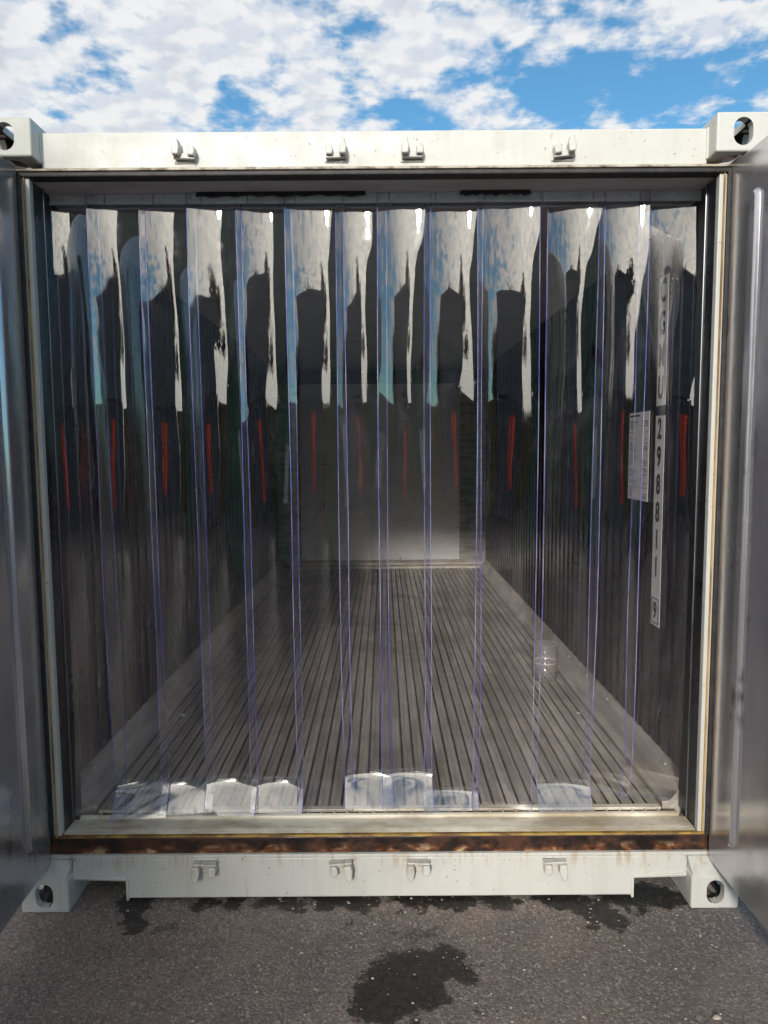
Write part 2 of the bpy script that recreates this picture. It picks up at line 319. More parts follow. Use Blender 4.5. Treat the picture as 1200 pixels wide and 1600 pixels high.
def link(o, parent=None):
    COL.objects.link(o)
    if parent is not None: o.parent = parent
    return o
def empty(name, label, cat, loc=(0, 0, 0), rz=0.0, group=None):
    o = bpy.data.objects.new(name, None); o.location = loc; o.rotation_euler = (0, 0, rz); o.empty_display_size = 0.2
    tag(o, label, cat, group); return link(o)
def tag(o, label=None, cat=None, group=None, kind=None):
    if label: o['label'] = label
    if cat: o['category'] = cat
    if group: o['group'] = group
    if kind: o['kind'] = kind
    return o
def new_obj(name, mesh, parent=None, loc=None):
    o = bpy.data.objects.new(name, mesh)
    if loc is not None: o.location = loc
    return link(o, parent)
class MB:
    def __init__(s): s.bm = bmesh.new()
    def box(s, x0, x1, y0, y1, z0, z1, bevel=0.0, seg=2, mi=0, mat=None):
        vs = [s.bm.verts.new((x, y, z)) for x in (x0, x1) for y in (y0, y1) for z in (z0, z1)]
        q = [(0, 1, 3, 2), (4, 6, 7, 5), (0, 4, 5, 1), (2, 3, 7, 6), (0, 2, 6, 4), (1, 5, 7, 3)]
        fs = [s.bm.faces.new([vs[i] for i in f]) for f in q]
        for f in fs: f.material_index = mi
        if mat is not None: bmesh.ops.transform(s.bm, matrix=mat, verts=vs)
        if bevel > 0:
            es = list({e for f in fs for e in f.edges})
            r = bmesh.ops.bevel(s.bm, geom=es, offset=bevel, segments=seg, affect='EDGES', profile=0.5)
            for f in r['faces']: f.material_index = mi
        return s
    def prism(s, pts, a0, a1, axis='y', mi=0, bevel=0.0, seg=2):
        """polygon pts in the two other axes, extruded along axis"""
        def P(p, a):
            if axis == 'y': return (p[0], a, p[1])
            if axis == 'x': return (a, p[0], p[1])
            return (p[0], p[1], a)
        A = [s.bm.verts.new(P(p, a0)) for p in pts]; B = [s.bm.verts.new(P(p, a1)) for p in pts]; n = len(pts)
        fs = [s.bm.faces.new(A), s.bm.faces.new(B[::-1])]
        for i in range(n): fs.append(s.bm.faces.new([A[i], B[i], B[(i + 1) % n], A[(i + 1) % n]]))
        for f in fs: f.material_index = mi
        if bevel > 0:
            r = bmesh.ops.bevel(s.bm, geom=list({e for f in fs for e in f.edges}), offset=bevel, segments=seg, affect='EDGES', profile=0.5)
        return s
    def cyl(s, p0, p1, r0, r1=None, n=12, mi=0):
        r1 = r0 if r1 is None else r1; p0 = Vector(p0); p1 = Vector(p1); d = (p1 - p0).normalized()
        u = d.orthogonal().normalized(); v = d.cross(u)
        A = [s.bm.verts.new(p0 + (u * math.cos(2 * math.pi * i / n) + v * math.sin(2 * math.pi * i / n)) * r0) for i in range(n)]
        B = [s.bm.verts.new(p1 + (u * math.cos(2 * math.pi * i / n) + v * math.sin(2 * math.pi * i / n)) * r1) for i in range(n)]
        for i in range(n):
            f = s.bm.faces.new([A[i], A[(i + 1) % n], B[(i + 1) % n], B[i]]); f.smooth = True; f.material_index = mi
        s.bm.faces.new(A[::-1]).material_index = mi; s.bm.faces.new(B).material_index = mi
        return s
    def mesh(s, name, *mats):
        bmesh.ops.recalc_face_normals(s.bm, faces=s.bm.faces)
        me = bpy.data.meshes.new(name); s.bm.to_mesh(me); s.bm.free()
        for m in mats: me.materials.append(MT[m])
        return me
    def build(s, name, mats, parent=None, loc=None):
        return new_obj(name, s.mesh(name, *([mats] if isinstance(mats, str) else mats)), parent, loc)
def stadium(w, h, n=8):
    r = w / 2; k = h / 2 - r; P = []
    for i in range(n + 1): a = math.pi * i / n; P.append((r * math.cos(a), k + r * math.sin(a)))
    for i in range(n + 1): a = math.pi + math.pi * i / n; P.append((r * math.cos(a), -k + r * math.sin(a)))
    return P

# ------------------------------------------------------------------ ground
def ground_pt(px, py):      # photograph pixel -> point on the yard surface (used once to lay out the stains)
    a = R(0.40); dx = px - 600; dy = py - 800
    ux = dx * math.cos(a) - dy * math.sin(a); uy = dx * math.sin(a) + dy * math.cos(a)
    d = Vector((ux / 1103, 1.0, -uy / 1103)); p = R(5.13)
    d = Vector((d.x, d.y * math.cos(p) + d.z * math.sin(p), -d.y * math.sin(p) + d.z * math.cos(p)))
    t = 1.566 / -d.z; return 0.023 + d.x * t, -2.27 + d.y * t
for (px, py, w, h, k) in [(630, 1532, 66, 44, 0.95), (585, 1560, 50, 34, 0.95), (690, 1510, 46, 26, 0.95), (208, 1418, 30, 22, 1.0), (205, 1440, 22, 10, 0.9),
                          (318, 1413, 15, 9, 0.9), (362, 1410, 17, 12, 0.9), (430, 1410, 20, 8, 0.8), (462, 1414, 14, 9, 0.8), (520, 1405, 30, 14, 0.9), (560, 1410, 24, 12, 0.9),
                          (635, 1408, 30, 12, 0.95), (700, 1408, 40, 14, 0.95), (775, 1408, 26, 14, 0.9), (880, 1408, 36, 16, 0.95), (930, 1424, 26, 18, 1.0), (985, 1402, 50, 16, 0.95),
                          (1040, 1402, 30, 14, 0.95), (540, 1444, 8, 6, 0.8), (265, 1448, 14, 5, 0.45), (660, 1462, 30, 6, 0.5), (760, 1590, 14, 6, 0.6), (575, 1592, 20, 7, 0.6)]:
    x, y = ground_pt(px, py); x1, _ = ground_pt(px + w, py); _, y1 = ground_pt(px, py - h)
    STAINS.append((x, y, abs(x1 - x) * 1.18, abs(y1 - y) * 1.15, min(1.0, k * 1.05)))
m_ground()
g = MB(); g.bm.faces.new([g.bm.verts.new(p) for p in ((-300, -300, 0), (300, -300, 0), (300, 300, 0), (-300, 300, 0))])
tag(g.build('ground', 'ground'), kind='structure')

# ------------------------------------------------------------------ container
YS, YT = 0.05, 0.06              # front of sill, front of header
HW = 1.13                        # half width of the door opening
LX = 1.145                       # inner lining half width
FZ, CZ, BY = 0.25, 2.432, 5.43   # floor, ceiling, bulkhead
C = empty('refrigerated_container', 'white refrigerated shipping container with both end doors swung wide open', 'shipping container')
# corner castings (hollow, with slots)
def casting_mesh():
    w, d, h = 0.162, 0.178, 0.118
    def tmp(mb):
        o = bpy.data.objects.new('t', mb.mesh('t')); COL.objects.link(o); return o
    base = tmp(MB().box(0, w, 0, d, 0, h, 0.006, 3))
    cut = [tmp(MB().box(0.026, w - 0.026, 0.026, d - 0.026, 0.022, h - 0.022)),
           tmp(MB().prism([(0.080 + x, 0.060 + z) for x, z in stadium(0.060, 0.084, 10)], -0.02, 0.04)),
           tmp(MB().prism([(0.089 + y, 0.060 + z) for y, z in stadium(0.060, 0.078, 10)], -0.02, 0.04, 'x')),
           tmp(MB().prism([(0.081 + x, 0.089 + y) for x, y in stadium(0.064, 0.120, 10)], -0.02, h + 0.02, 'z'))]
    for c in cut:
        m = base.modifiers.new('b', 'BOOLEAN'); m.operation = 'DIFFERENCE'; m.solver = 'EXACT'; m.object = c
    dg = bpy.context.evaluated_depsgraph_get(); me = bpy.data.meshes.new_from_object(base.evaluated_get(dg)); me.name = 'corner_casting'
    for o in [base] + cut: bpy.data.objects.remove(o)
    me.materials.clear(); me.materials.append(MT['white']); me.materials.append(MT['cavity_steel'])
    for p in me.polygons:
        c = p.center
        p.material_index = 1 if (0.020 < c.x < w - 0.020 and 0.020 < c.y < d - 0.020 and 0.016 < c.z < h - 0.016) else 0
    return me
cm = casting_mesh()
for sx in (-1, 1):
    for z in (0.0, 2.473):
        for back in (0, 1):
            o = new_obj('corner_casting', cm, C)
            o.location = (sx * 1.219, 6.058 if back else 0.0, z); o.scale = (-sx, -1 if back else 1, 1)
# header
MB().box(-1.057, 1.057, YT, 0.20, 2.4545, 2.569, 0.006).build('header_beam', 'white', C)
MB().box(-1.135, 1.135, 0.046, 0.19, 2.4465, 2.454, 0.002).build('stained_trim', 'stained_trim', C)
MB().box(-1.135, 1.135, 0.050, 0.10, 2.4300, 2.446, 0.004).build('header_gasket', 'rubber', C)
MB().box(-1.12, 1.12, 0.1005, 0.30, 2.4305, 2.4455, 0.001).build('soffit', 'soffit_paint', C)
# corner posts
for sx in (-1, 1):
    MB().box(*sorted((sx * 1.219, sx * 1.142)), 0.035, 0.17, 0.1185, 2.4725, 0.006).build('corner_post', 'white', C)
# sill with fork notches
zb, zn, zt = 0.019, 0.083, 0.161
pts = [(-1.056, zt), (-1.056, zn), (-0.872, zn), (-0.872, zb), (0.872, zb), (0.872, zn), (1.056, zn), (1.056, zt)]
MB().prism(pts, YS, YS + 0.012, bevel=0.003).build('sill_beam', 'white', C)
MB().box(-1.14, 1.14, YS + 0.0005, YS + 0.10, zt + 0.0005, zt + 0.012, 0.002).build('sill_top_plate', 'white', C)
for sx in (-1, 1):
    MB().box(*sorted((sx * 0.870, sx * 0.879)), YS - 0.004, YS + 0.16, zb - 0.008, zn + 0.004, 0.002).build('notch_flange', 'white', C)
    MB().box(*sorted((sx * 0.8795, sx * 1.062)), YS - 0.004, YS + 0.16, zn + 0.004, zn + 0.012, 0.002).build('notch_lip', 'white', C)
    pts = [(0.0, 0.118), (0.19, 0.118), (0.19, 0.160), (0.048, 0.160)]
    MB().prism(pts, *sorted((sx * 1.062, sx * 1.20)), axis='x', bevel=0.003).build('casting_gusset', 'white', C)
    MB().prism([(0.052, 0.010), (0.22, 0.010), (0.40, 0.118), (0.052, 0.118)], *sorted((sx * 1.0615, sx * 1.0685)), axis='x', bevel=0.002).build('side_gusset', 'white', C)
# rusted threshold and aluminium plates
MB().box(-1.14, 1.14, YS + 0.010, YS + 0.045, 0.1735, 0.232, 0.004).build('rusted_threshold', 'rust', C)
MB().box(-1.125, 1.125, YS + 0.006, YS + 0.022, 0.2325, 0.2395, 0.002).build('yellow_seal', 'yellow_seal', C)
MB().prism([(0.074, 0.2375), (0.074, 0.225), (0.165, 0.225), (0.165, 0.2420), (0.098, 0.2420)], -1.10, 1.10, 'x', bevel=0.003).build('threshold_plate', 'threshold', C)
MB().prism([(0.1655, 0.225), (0.190, 0.225), (0.190, 0.248), (0.176, 0.254), (0.1655, 0.250)], -1.08, 1.08, 'x', bevel=0.002).build('threshold_ridge', 'threshold', C)
MB().box(-1.08, 1.08, 0.1905, 0.204, 0.215, 0.236).build('drain_channel', 'gap_grime', C)
for i in range(44):
    x = (i - 21.5) * 0.0472
    if i == 0: tick = MB().box(-0.003, 0.003, 0.1905, 0.204, 0.2365, 0.250).mesh('floor_bar_web', 'threshold')
    new_obj('floor_bar_web', tick, C, (x, 0, 0))
MB().box(-1.03, 1.03, 0.2045, 0.232, 0.243, 0.2535, 0.002).build('floor_end_plate', 'threshold', C)
# T-section floor bars
P = 0.0472; nb = 44
tm = MB().prism([(-0.0170, FZ), (-0.0196, FZ - 0.004), (-0.006, FZ - 0.006), (-0.005, FZ - 0.045), (0.005, FZ - 0.045), (0.006, FZ - 0.006), (0.0196, FZ - 0.004), (0.0170, FZ),
                 (0.0042, FZ), (0.0026, FZ - 0.0042), (-0.0026, FZ - 0.0042), (-0.0042, FZ)], 0.2325, BY - 0.02).mesh('floor_bar', 'floor')
for i in range(nb):
    new_obj('floor_bar', tm, C, ((i - (nb - 1) / 2) * P, 0, 0.0008 * math.sin(i * 2.7)))
MB().box(-LX, LX, 0.21, BY, 0.185, FZ - 0.0455).build('floor_pan', 'pan_grime', C)
# kick plates
for sx in (-1, 1):
    MB().prism([(sx * (LX - 0.001), 0.345), (sx * (LX - 0.008), 0.348), (sx * 1.075, 0.262), (sx * 1.045, 0.257), (sx * 1.045, 0.20), (sx * (LX - 0.001), 0.20)], 0.235, BY - 0.01, bevel=0.002).build('kick_plate', 'floor', C)
    rv = MB().cyl((0, 0, 0), (0, 0, 0.004), 0.006, 0.004, 8).mesh('rivet', 'clamp_steel')
    for k in range(14):
        new_obj('rivet', rv, C, (sx * 1.118, 0.40 + k * 0.36, 0.3245 + 0.001))
# jambs
for sx in (-1, 1):
    q = lambda a, b: sorted((sx * a, sx * b))
    MB().box(*q(1.098, 1.128), YS + 0.010, 0.085, 0.2405, 2.430, 0.003).build('jamb', 'white', C)
    MB().box(*q(1.110, 1.116), YS + 0.004, YS + 0.0095, 0.236, 2.430, 0.002).build('rusty_seam', 'rust_stain_seal', C)
    MB().box(*q(1.119, 1.141), YS - 0.004, YS + 0.0015, 0.236, 2.440, 0.002).build('jamb_gasket', 'rubber', C)
    MB().box(*q(1.100, 1.130), 0.0855, 0.150, 0.242, 2.4295, 0.003).build('jamb_lining', 'jamb_steel', C)
    MB().box(*q(1.096, 1.130), 0.1505, 0.156, 0.242, 2.4295, 0.002).build('jamb_bead', 'bead_steel', C)
    MB().box(*q(1.104, 1.130), 0.1565, 0.240, 0.242, 2.4295, 0.003).build('jamb_lining', 'jamb_steel', C)
# outer shell
for sx in (-1, 1):
    MB().box(*sorted((sx * 1.155, sx * 1.200)), 0.17, 5.95, 0.12, 2.50).build('side_wall', 'white', C)
MB().box(-1.154, 1.154, 0.20, 5.95, 2.44, 2.545).build('roof', 'white', C)
MB().box(-1.154, 1.154, 5.90, 5.95, 0.12, 2.44).build('end_wall', 'white', C)
MB().box(-1.154, 1.154, 0.22, 5.90, 0.12, 0.18).build('underframe', 'gap_grime', C)
MB().box(-LX, LX, 0.302, BY + 0.4, CZ, CZ + 0.012).build('ceiling', 'ceiling_liner', C)
# ribbed lining panels
def liner_mesh(w):
    prof = []; n = 5; p = w / n
    for i in range(n):
        y = i * p
        prof += [(y + 0.004, 0), (y + 0.30 * p, 0), (y + 0.36 * p, 0.006), (y + 0.68 * p, 0.006), (y + 0.74 * p, 0), (y + p - 0.004, 0)]
    out = []
    for (y, d) in prof:
        if not out or abs(out[-1][0] - y) > 1e-5: out.append((y, d))
    bm = bmesh.new()
    z0, z1 = 0.30, CZ - 0.001
    A = [bm.verts.new((d, y, z0)) for y, d in out]; B = [bm.verts.new((d, y, z1)) for y, d in out]
    A2 = [bm.verts.new((0.0135, y, z0)) for y, d in out]; B2 = [bm.verts.new((0.0135, y, z1)) for y, d in out]
    for i in range(len(out) - 1):
        bm.faces.new([A[i], A[i + 1], B[i + 1], B[i]]); bm.faces.new([B2[i], B2[i + 1], A2[i + 1], A2[i]])
    bm.faces.new([A[0], B[0], B2[0], A2[0]]); bm.faces.new([A[-1], A2[-1], B2[-1], B[-1]])
    bmesh.ops.recalc_face_normals(bm, faces=bm.faces)
    me = bpy.data.meshes.new('lining_panel'); bm.to_mesh(me); bm.free(); me.materials.append(MT['liner_steel']); return me
NP = 10; pw = (BY - 0.245) / NP; lm = liner_mesh(pw)
for sx in (-1, 1):
    for k in range(NP):
        o = new_obj('lining_panel', lm, C, (sx * (LX - 0.0085), 0.245 + k * pw, 0)); o.scale = (sx, 1, 1)
# bulkhead
MB().box(-LX, LX, BY + 0.012, BY + 0.03, 0.20, 2.27).build('bulkhead', 'bulkhead_side', C)
MB().box(-0.885, -0.630, BY - 0.004, BY + 0.0115, 0.345, 2.262, 0.002).build('bulkhead_panel', 'bulkhead_panel', C)
MB().box(-0.627, 0.850, BY - 0.004, BY + 0.0115, 0.345, 2.262, 0.002).build('bulkhead_panel', 'bulkhead_panel', C)
MB().box(-LX, LX, BY - 0.03, BY + 0.0115, 0.25, 0.275, 0.003).build('bulkhead_rail', 'threshold', C)
MB().box(-LX, LX, BY - 0.010, BY + 0.0115, 0.290, 0.312, 0.003).build('bulkhead_rail', 'threshold', C)
for i in range(16):
    if i == 0: sc = MB().cyl((0, 0, 0), (0, -0.004, 0), 0.008, 0.006, 8).mesh('bolt', 'ink')
    new_obj('bolt', sc, C, ((-0.86, -0.64, -0.2, 0.2, 0.5, 0.83, -0.62, 0.0)[i % 8], BY - 0.004, (0.36, 0.7, 1.15, 1.6, 0.50, 0.95, 1.4, 1.85)[(i * 5 + i // 8) % 8]))
# lashing keepers
def keeper_mesh(v, top):
    b = MB(); f = 1 if top else -1
    b.box(-0.038, 0.038, -0.005, 0.004, *sorted((f * -0.024, f * 0.020)), 0.004)
    for s in (-1, 1):
        big = (s < 0) == (v % 2 == 0); cx = s * 0.026
        if big: pts = [(-0.014, -0.020), (0.010, -0.020), (0.014, 0.004), (0.008, 0.036), (-0.004, 0.038), (-0.015, 0.010)]
        else: pts = [(-0.011, -0.018), (0.012, -0.018), (0.016, -0.004), (0.013, 0.014), (0.0, 0.021), (-0.012, 0.012)]
        b.prism([(cx - s * x * -1 if s > 0 else cx + x, f * z) for x, z in pts], -0.044 if big else -0.036, -0.004, bevel=0.005, seg=3)
    b.box(-0.016, 0.016, -0.018, -0.0045, *sorted((f * -0.022, f * -0.004)), 0.004)
    b.prism([(-0.040, f * -0.026), (0.040, f * -0.026), (0.037, f * -0.020), (-0.037, f * -0.020)], -0.022 if top else -0.030, -0.004, bevel=0.002)
    return b.mesh('lock_keeper', 'white')
for i, x in enumerate((-0.597, -0.120, 0.120, 0.597)):
    o = new_obj('lock_keeper', keeper_mesh((0, 1, 0, 1)[i], True), C, (x, YT - 0.004, 2.500)); o.scale = (0.86, 0.9, 0.86); o.rotation_euler = (0, R((3, -2, 0, -6)[i]), 0)
for i, x in enumerate((-0.600, -0.132, 0.132, 0.600)):
    o = new_obj('lock_keeper', keeper_mesh((0, 1, 0, 1)[i], False), C, (x, YS - 0.004, 0.133)); o.rotation_euler = (0, R((4, -5, 3, -3)[i]), 0)

# weld beads at the joints
def weld(p0, p1, name='weld_bead', r=0.0045):
    p0 = Vector(p0); p1 = Vector(p1); L_ = (p1 - p0).length; n = max(4, int(L_ / 0.006)); b = bmesh.new(); rings = []
    d = (p1 - p0).normalized(); u = d.orthogonal().normalized(); v = d.cross(u)
    for k in range(n + 1):
        c = p0.lerp(p1, k / n); rr = r * (0.75 + 0.45 * abs(math.sin(k * 1.3)) + 0.2 * random.random())
        rings.append([b.verts.new(c + (u * math.cos(q * math.pi / 3) + v * math.sin(q * math.pi / 3)) * rr) for q in range(6)])
    for a, c in zip(rings[:-1], rings[1:]):
        for q in range(6): b.faces.new([a[q], a[(q + 1) % 6], c[(q + 1) % 6], c[q]]).smooth = True
    bmesh.ops.recalc_face_normals(b, faces=b.faces)
    me = bpy.data.meshes.new(name); b.to_mesh(me); b.free(); me.materials.append(MT['white']); return new_obj(name, me, C)
for sx in (-1, 1):
    weld((sx * 1.056, YT, 2.474), (sx * 1.056, YT, 2.568))
    weld((sx * 1.056, YS, 0.088), (sx * 1.056, YS, 0.160))
    weld((sx * 0.872, YS - 0.003, 0.088), (sx * 1.055, YS - 0.003, 0.0955), r=0.0035)
for x in (-0.597, -0.120, 0.120, 0.597):
    weld((x - 0.036, YT - 0.002, 2.4735), (x + 0.036, YT - 0.002, 2.4735), r=0.004)
    weld((x - 0.040, YS - 0.002, 0.1605), (x + 0.040, YS - 0.002, 0.1600), r=0.004)
# doors
def make_door(sx, ang):
    W, T, z0, z1 = 1.12, 0.075, 0.155, 2.454
    # local frame: hinge at origin, door runs along -y, inner face at x = 0, body behind it
    d = MB().box(*sorted((0.0, sx * T)), -W, 0.0, z0, z1, 0.004).build('door', 'door_steel', C)
    d.location = (sx * HW, YS - 0.006, 0); d.rotation_euler = (0, 0, R(ang))
    tag(d, ('left' if sx < 0 else 'right') + ' insulated door, swung open, bare steel inner face with raised ribs')
    for yy in (-0.155, -0.42, -0.69, -0.96):
        hz = 1.02; pr = stadium(0.050, 2 * hz, 10)
        bm = bmesh.new()
        rings = []
        for (s, dep) in ((1.0, 0.0), (0.80, 0.010), (0.55, 0.014), (0.0, 0.0145)):
            if s > 0:
                pr = stadium(0.050 * s, 2 * hz - 0.050 * (1 - s), 10)
                rings.append([bm.verts.new((-sx * dep, p[0], p[1])) for p in pr])
            else: pass
        for a, b_ in zip(rings[:-1], rings[1:]):
            for i in range(len(a)):
                f = bm.faces.new([a[i], a[(i + 1) % len(a)], b_[(i + 1) % len(a)], b_[i]]); f.smooth = True
        bm.faces.new(rings[-1])
        bmesh.ops.recalc_face_normals(bm, faces=bm.faces)
        me = bpy.data.meshes.new('rib'); bm.to_mesh(me); bm.free(); me.materials.append(MT['door_steel'])
        new_obj('rib', me, d, (-sx * 0.0005, yy, 1.305))
    MB().box(*sorted((sx * 0.012, sx * 0.060)), -W - 0.012, -W + 0.001, z0 + 0.01, z1 - 0.01, 0.004).build('door_seal', 'rubber', d)
    MB().box(*sorted((sx * 0.02, sx * 0.06)), -W + 0.01, -0.01, z1 - 0.001, z1 + 0.012, 0.004).build('door_seal', 'rubber', d)
    for zz in (0.45, 1.3, 2.15):
        MB().cyl((sx * (T + 0.012), -0.004, zz - 0.06), (sx * (T + 0.012), -0.004, zz + 0.06), 0.014).build('hinge', 'white', d)
    return d
dl = make_door(-1, 3.2); dr = make_door(1, 0.2)

# identification strip on the lining, right-hand side
def text_mesh(ch, size, name):
    cu = bpy.data.curves.new('t', 'FONT'); cu.body = ch; cu.size = size; cu.align_x = 'CENTER'; cu.align_y = 'CENTER'; cu.extrude = 0.0004; cu.offset = size * 0.022; cu.resolution_u = 5
    o = bpy.data.objects.new('t', cu); COL.objects.link(o)
    dg = bpy.context.evaluated_depsgraph_get(); me = bpy.data.meshes.new_from_object(o.evaluated_get(dg)); me.name = name
    bpy.data.objects.remove(o); me.materials.clear(); me.materials.append(MT['ink']); return me
DX = LX - 0.0125               # decal face on the lining
# text local x -> world -y ... seen from inside, reading right is towards +y -> towards the camera is +right
TXT = Matrix(((0, 0, -1, 0), (-1, 0, 0, 0), (0, 1, 0, 0), (0, 0, 0, 1)))
def wall_text(ch, y, z, size, parent, sx=1.0):
    o = new_obj('character', text_mesh(ch, size, 'character'), parent)
    o.matrix_world = Matrix.Translation((DX - 0.003, y, z)) @ TXT @ Matrix.Diagonal((sx, 1, 1, 1))
    return o
DY = 0.575
d1 = MB().box(DX - 0.0015, DX, DY - 0.046, DY + 0.046, 1.730, 2.235).build('number_decal', 'label_paper', C); tag(d1, 'vertical white decal with black letters C G M U')
for i, ch in enumerate('CGMU'): wall_text(ch, DY, 2.175 - i * 0.126, 0.125, d1, 0.62 if ch != 'M' else 0.55)
d2 = MB().box(DX - 0.0015, DX, DY - 0.046, DY + 0.046, 0.835, 1.690).build('number_decal', 'label_paper', C); tag(d2, 'vertical white decal with black numerals 298811 and a boxed 9')
for i, ch in enumerate('298811'): wall_text(ch, DY, 1.635 - i * 0.112, 0.112, d2, 0.72)
wall_text('9', DY, 0.895, 0.095, d2, 0.75)
for (a, b_, c, e) in ((-0.036, 0.036, 0.945, 0.9485), (-0.036, 0.036, 0.845, 0.8485), (-0.036, -0.033, 0.8490, 0.9445), (0.033, 0.036, 0.8490, 0.9445)):
    MB().box(DX - 0.003, DX - 0.0018, DY + a, DY + b_, c, e).build('printed_frame', 'ink', d2)
d3 = MB().box(DX - 0.0015, DX, 0.690, 0.930, 1.335, 1.715).build('data_sheet', 'label_paper', C); tag(d3, 'white printed data sheet stuck on the lining')
MB().box(DX - 0.0025, DX - 0.0018, 0.800, 0.920, 1.697, 1.705).build('printed_line', 'ink', d3)
z = 1.688
for k in range(34):
    z -= random.choice((0.0075, 0.0085, 0.0085, 0.019))
    if z < 1.345: break
    hgt = random.choice((0.0022, 0.0022, 0.003)); m_ = random.choice(('grey_ink', 'grey_ink', 'ink'))
    MB().box(DX - 0.0025, DX - 0.0018, 0.915 - random.uniform(0.02, 0.10), 0.915, z, z + hgt).build('printed_line', m_, d3)
    if random.random() < 0.6: MB().box(DX - 0.0025, DX - 0.0018, 0.705, 0.705 + random.uniform(0.02, 0.07), z, z + hgt).build('printed_line', m_, d3)

# ------------------------------------------------------------------ strip curtain
CUY = 0.225
K = empty('strip_curtain', 'clear plastic strip curtain hanging across the container doorway', 'strip curtain', (0, CUY, FZ))
K_inv = Matrix.Translation((0, -CUY, -FZ))
def kchild(mb, name, mats):
    o = mb.build(name, mats, K); o.matrix_parent_inverse = K_inv; return o
kchild(MB().box(-1.085, 1.085, CUY + 0.006, CUY + 0.020, 2.388, 2.4300, 0.002), 'hanging_rail', 'clamp_steel')
for i in range(52):
    if i == 0: hk = MB().box(-0.010, 0.010, CUY - 0.010, CUY + 0.005, 2.4225, 2.4300, 0.0015).mesh('rail_hook', 'clamp_steel')
    o = new_obj('rail_hook', hk, K, None); o.matrix_parent_inverse = K_inv; o.location = (-1.06 + i * 2.12 / 51, 0, 0)
def pX(px): return (px - 600) * 2.508 / 1103 + 0.023
# left px, right px (at eye level), depth offset, bow, turn(deg), curl start above end, curl angle, end height, sway
S = [ (80, 174, 0.006, 20.5, 9, 0.35, 5, 0.246, 0.020),
      (161, 246, -0.006, 19.5, 7.5, 0.15, 35, 0.262, 0.018),
      (237, 320, 0.006, 20.5, 6, 0.14, 34, 0.262, 0.012),
      (309, 391, -0.006, 18.5, 4.5, 0.15, 36, 0.270, 0.010),
      (381, 466, 0.006, 20.5, 3, 0.14, 35, 0.262, 0.008),
      (455, 543, -0.006, 19.5, 2, 0.13, 12, 0.258, 0.010),
      (529, 606, 0.006, 18.5, 1, 0.15, 36, 0.285, 0.008),
      (592, 673, -0.006, 19.5, 1, 0.15, 36, 0.290, 0.002),
      (663, 752, 0.006, 18.5, 0.5, 0.09, 36, 0.260, -0.004),
      (743, 837, -0.006, 16.5, -3, 0.30, 5, 0.246, -0.006),
      (849, 934, 0.004, 19.5, -5, 0.12, 34, 0.265, -0.012),
      (925, 999, -0.006, 19.5, -6.5, 0.10, -20, 0.300, -0.020),
      (987, 1095, 0.006, 18.5, -8, 0.20, -8, 0.275, -0.010)]
PLATES = [77, 164, 240, 314, 387, 461, 535, 608, 681, 757, 848, 927, 1000, 1108]
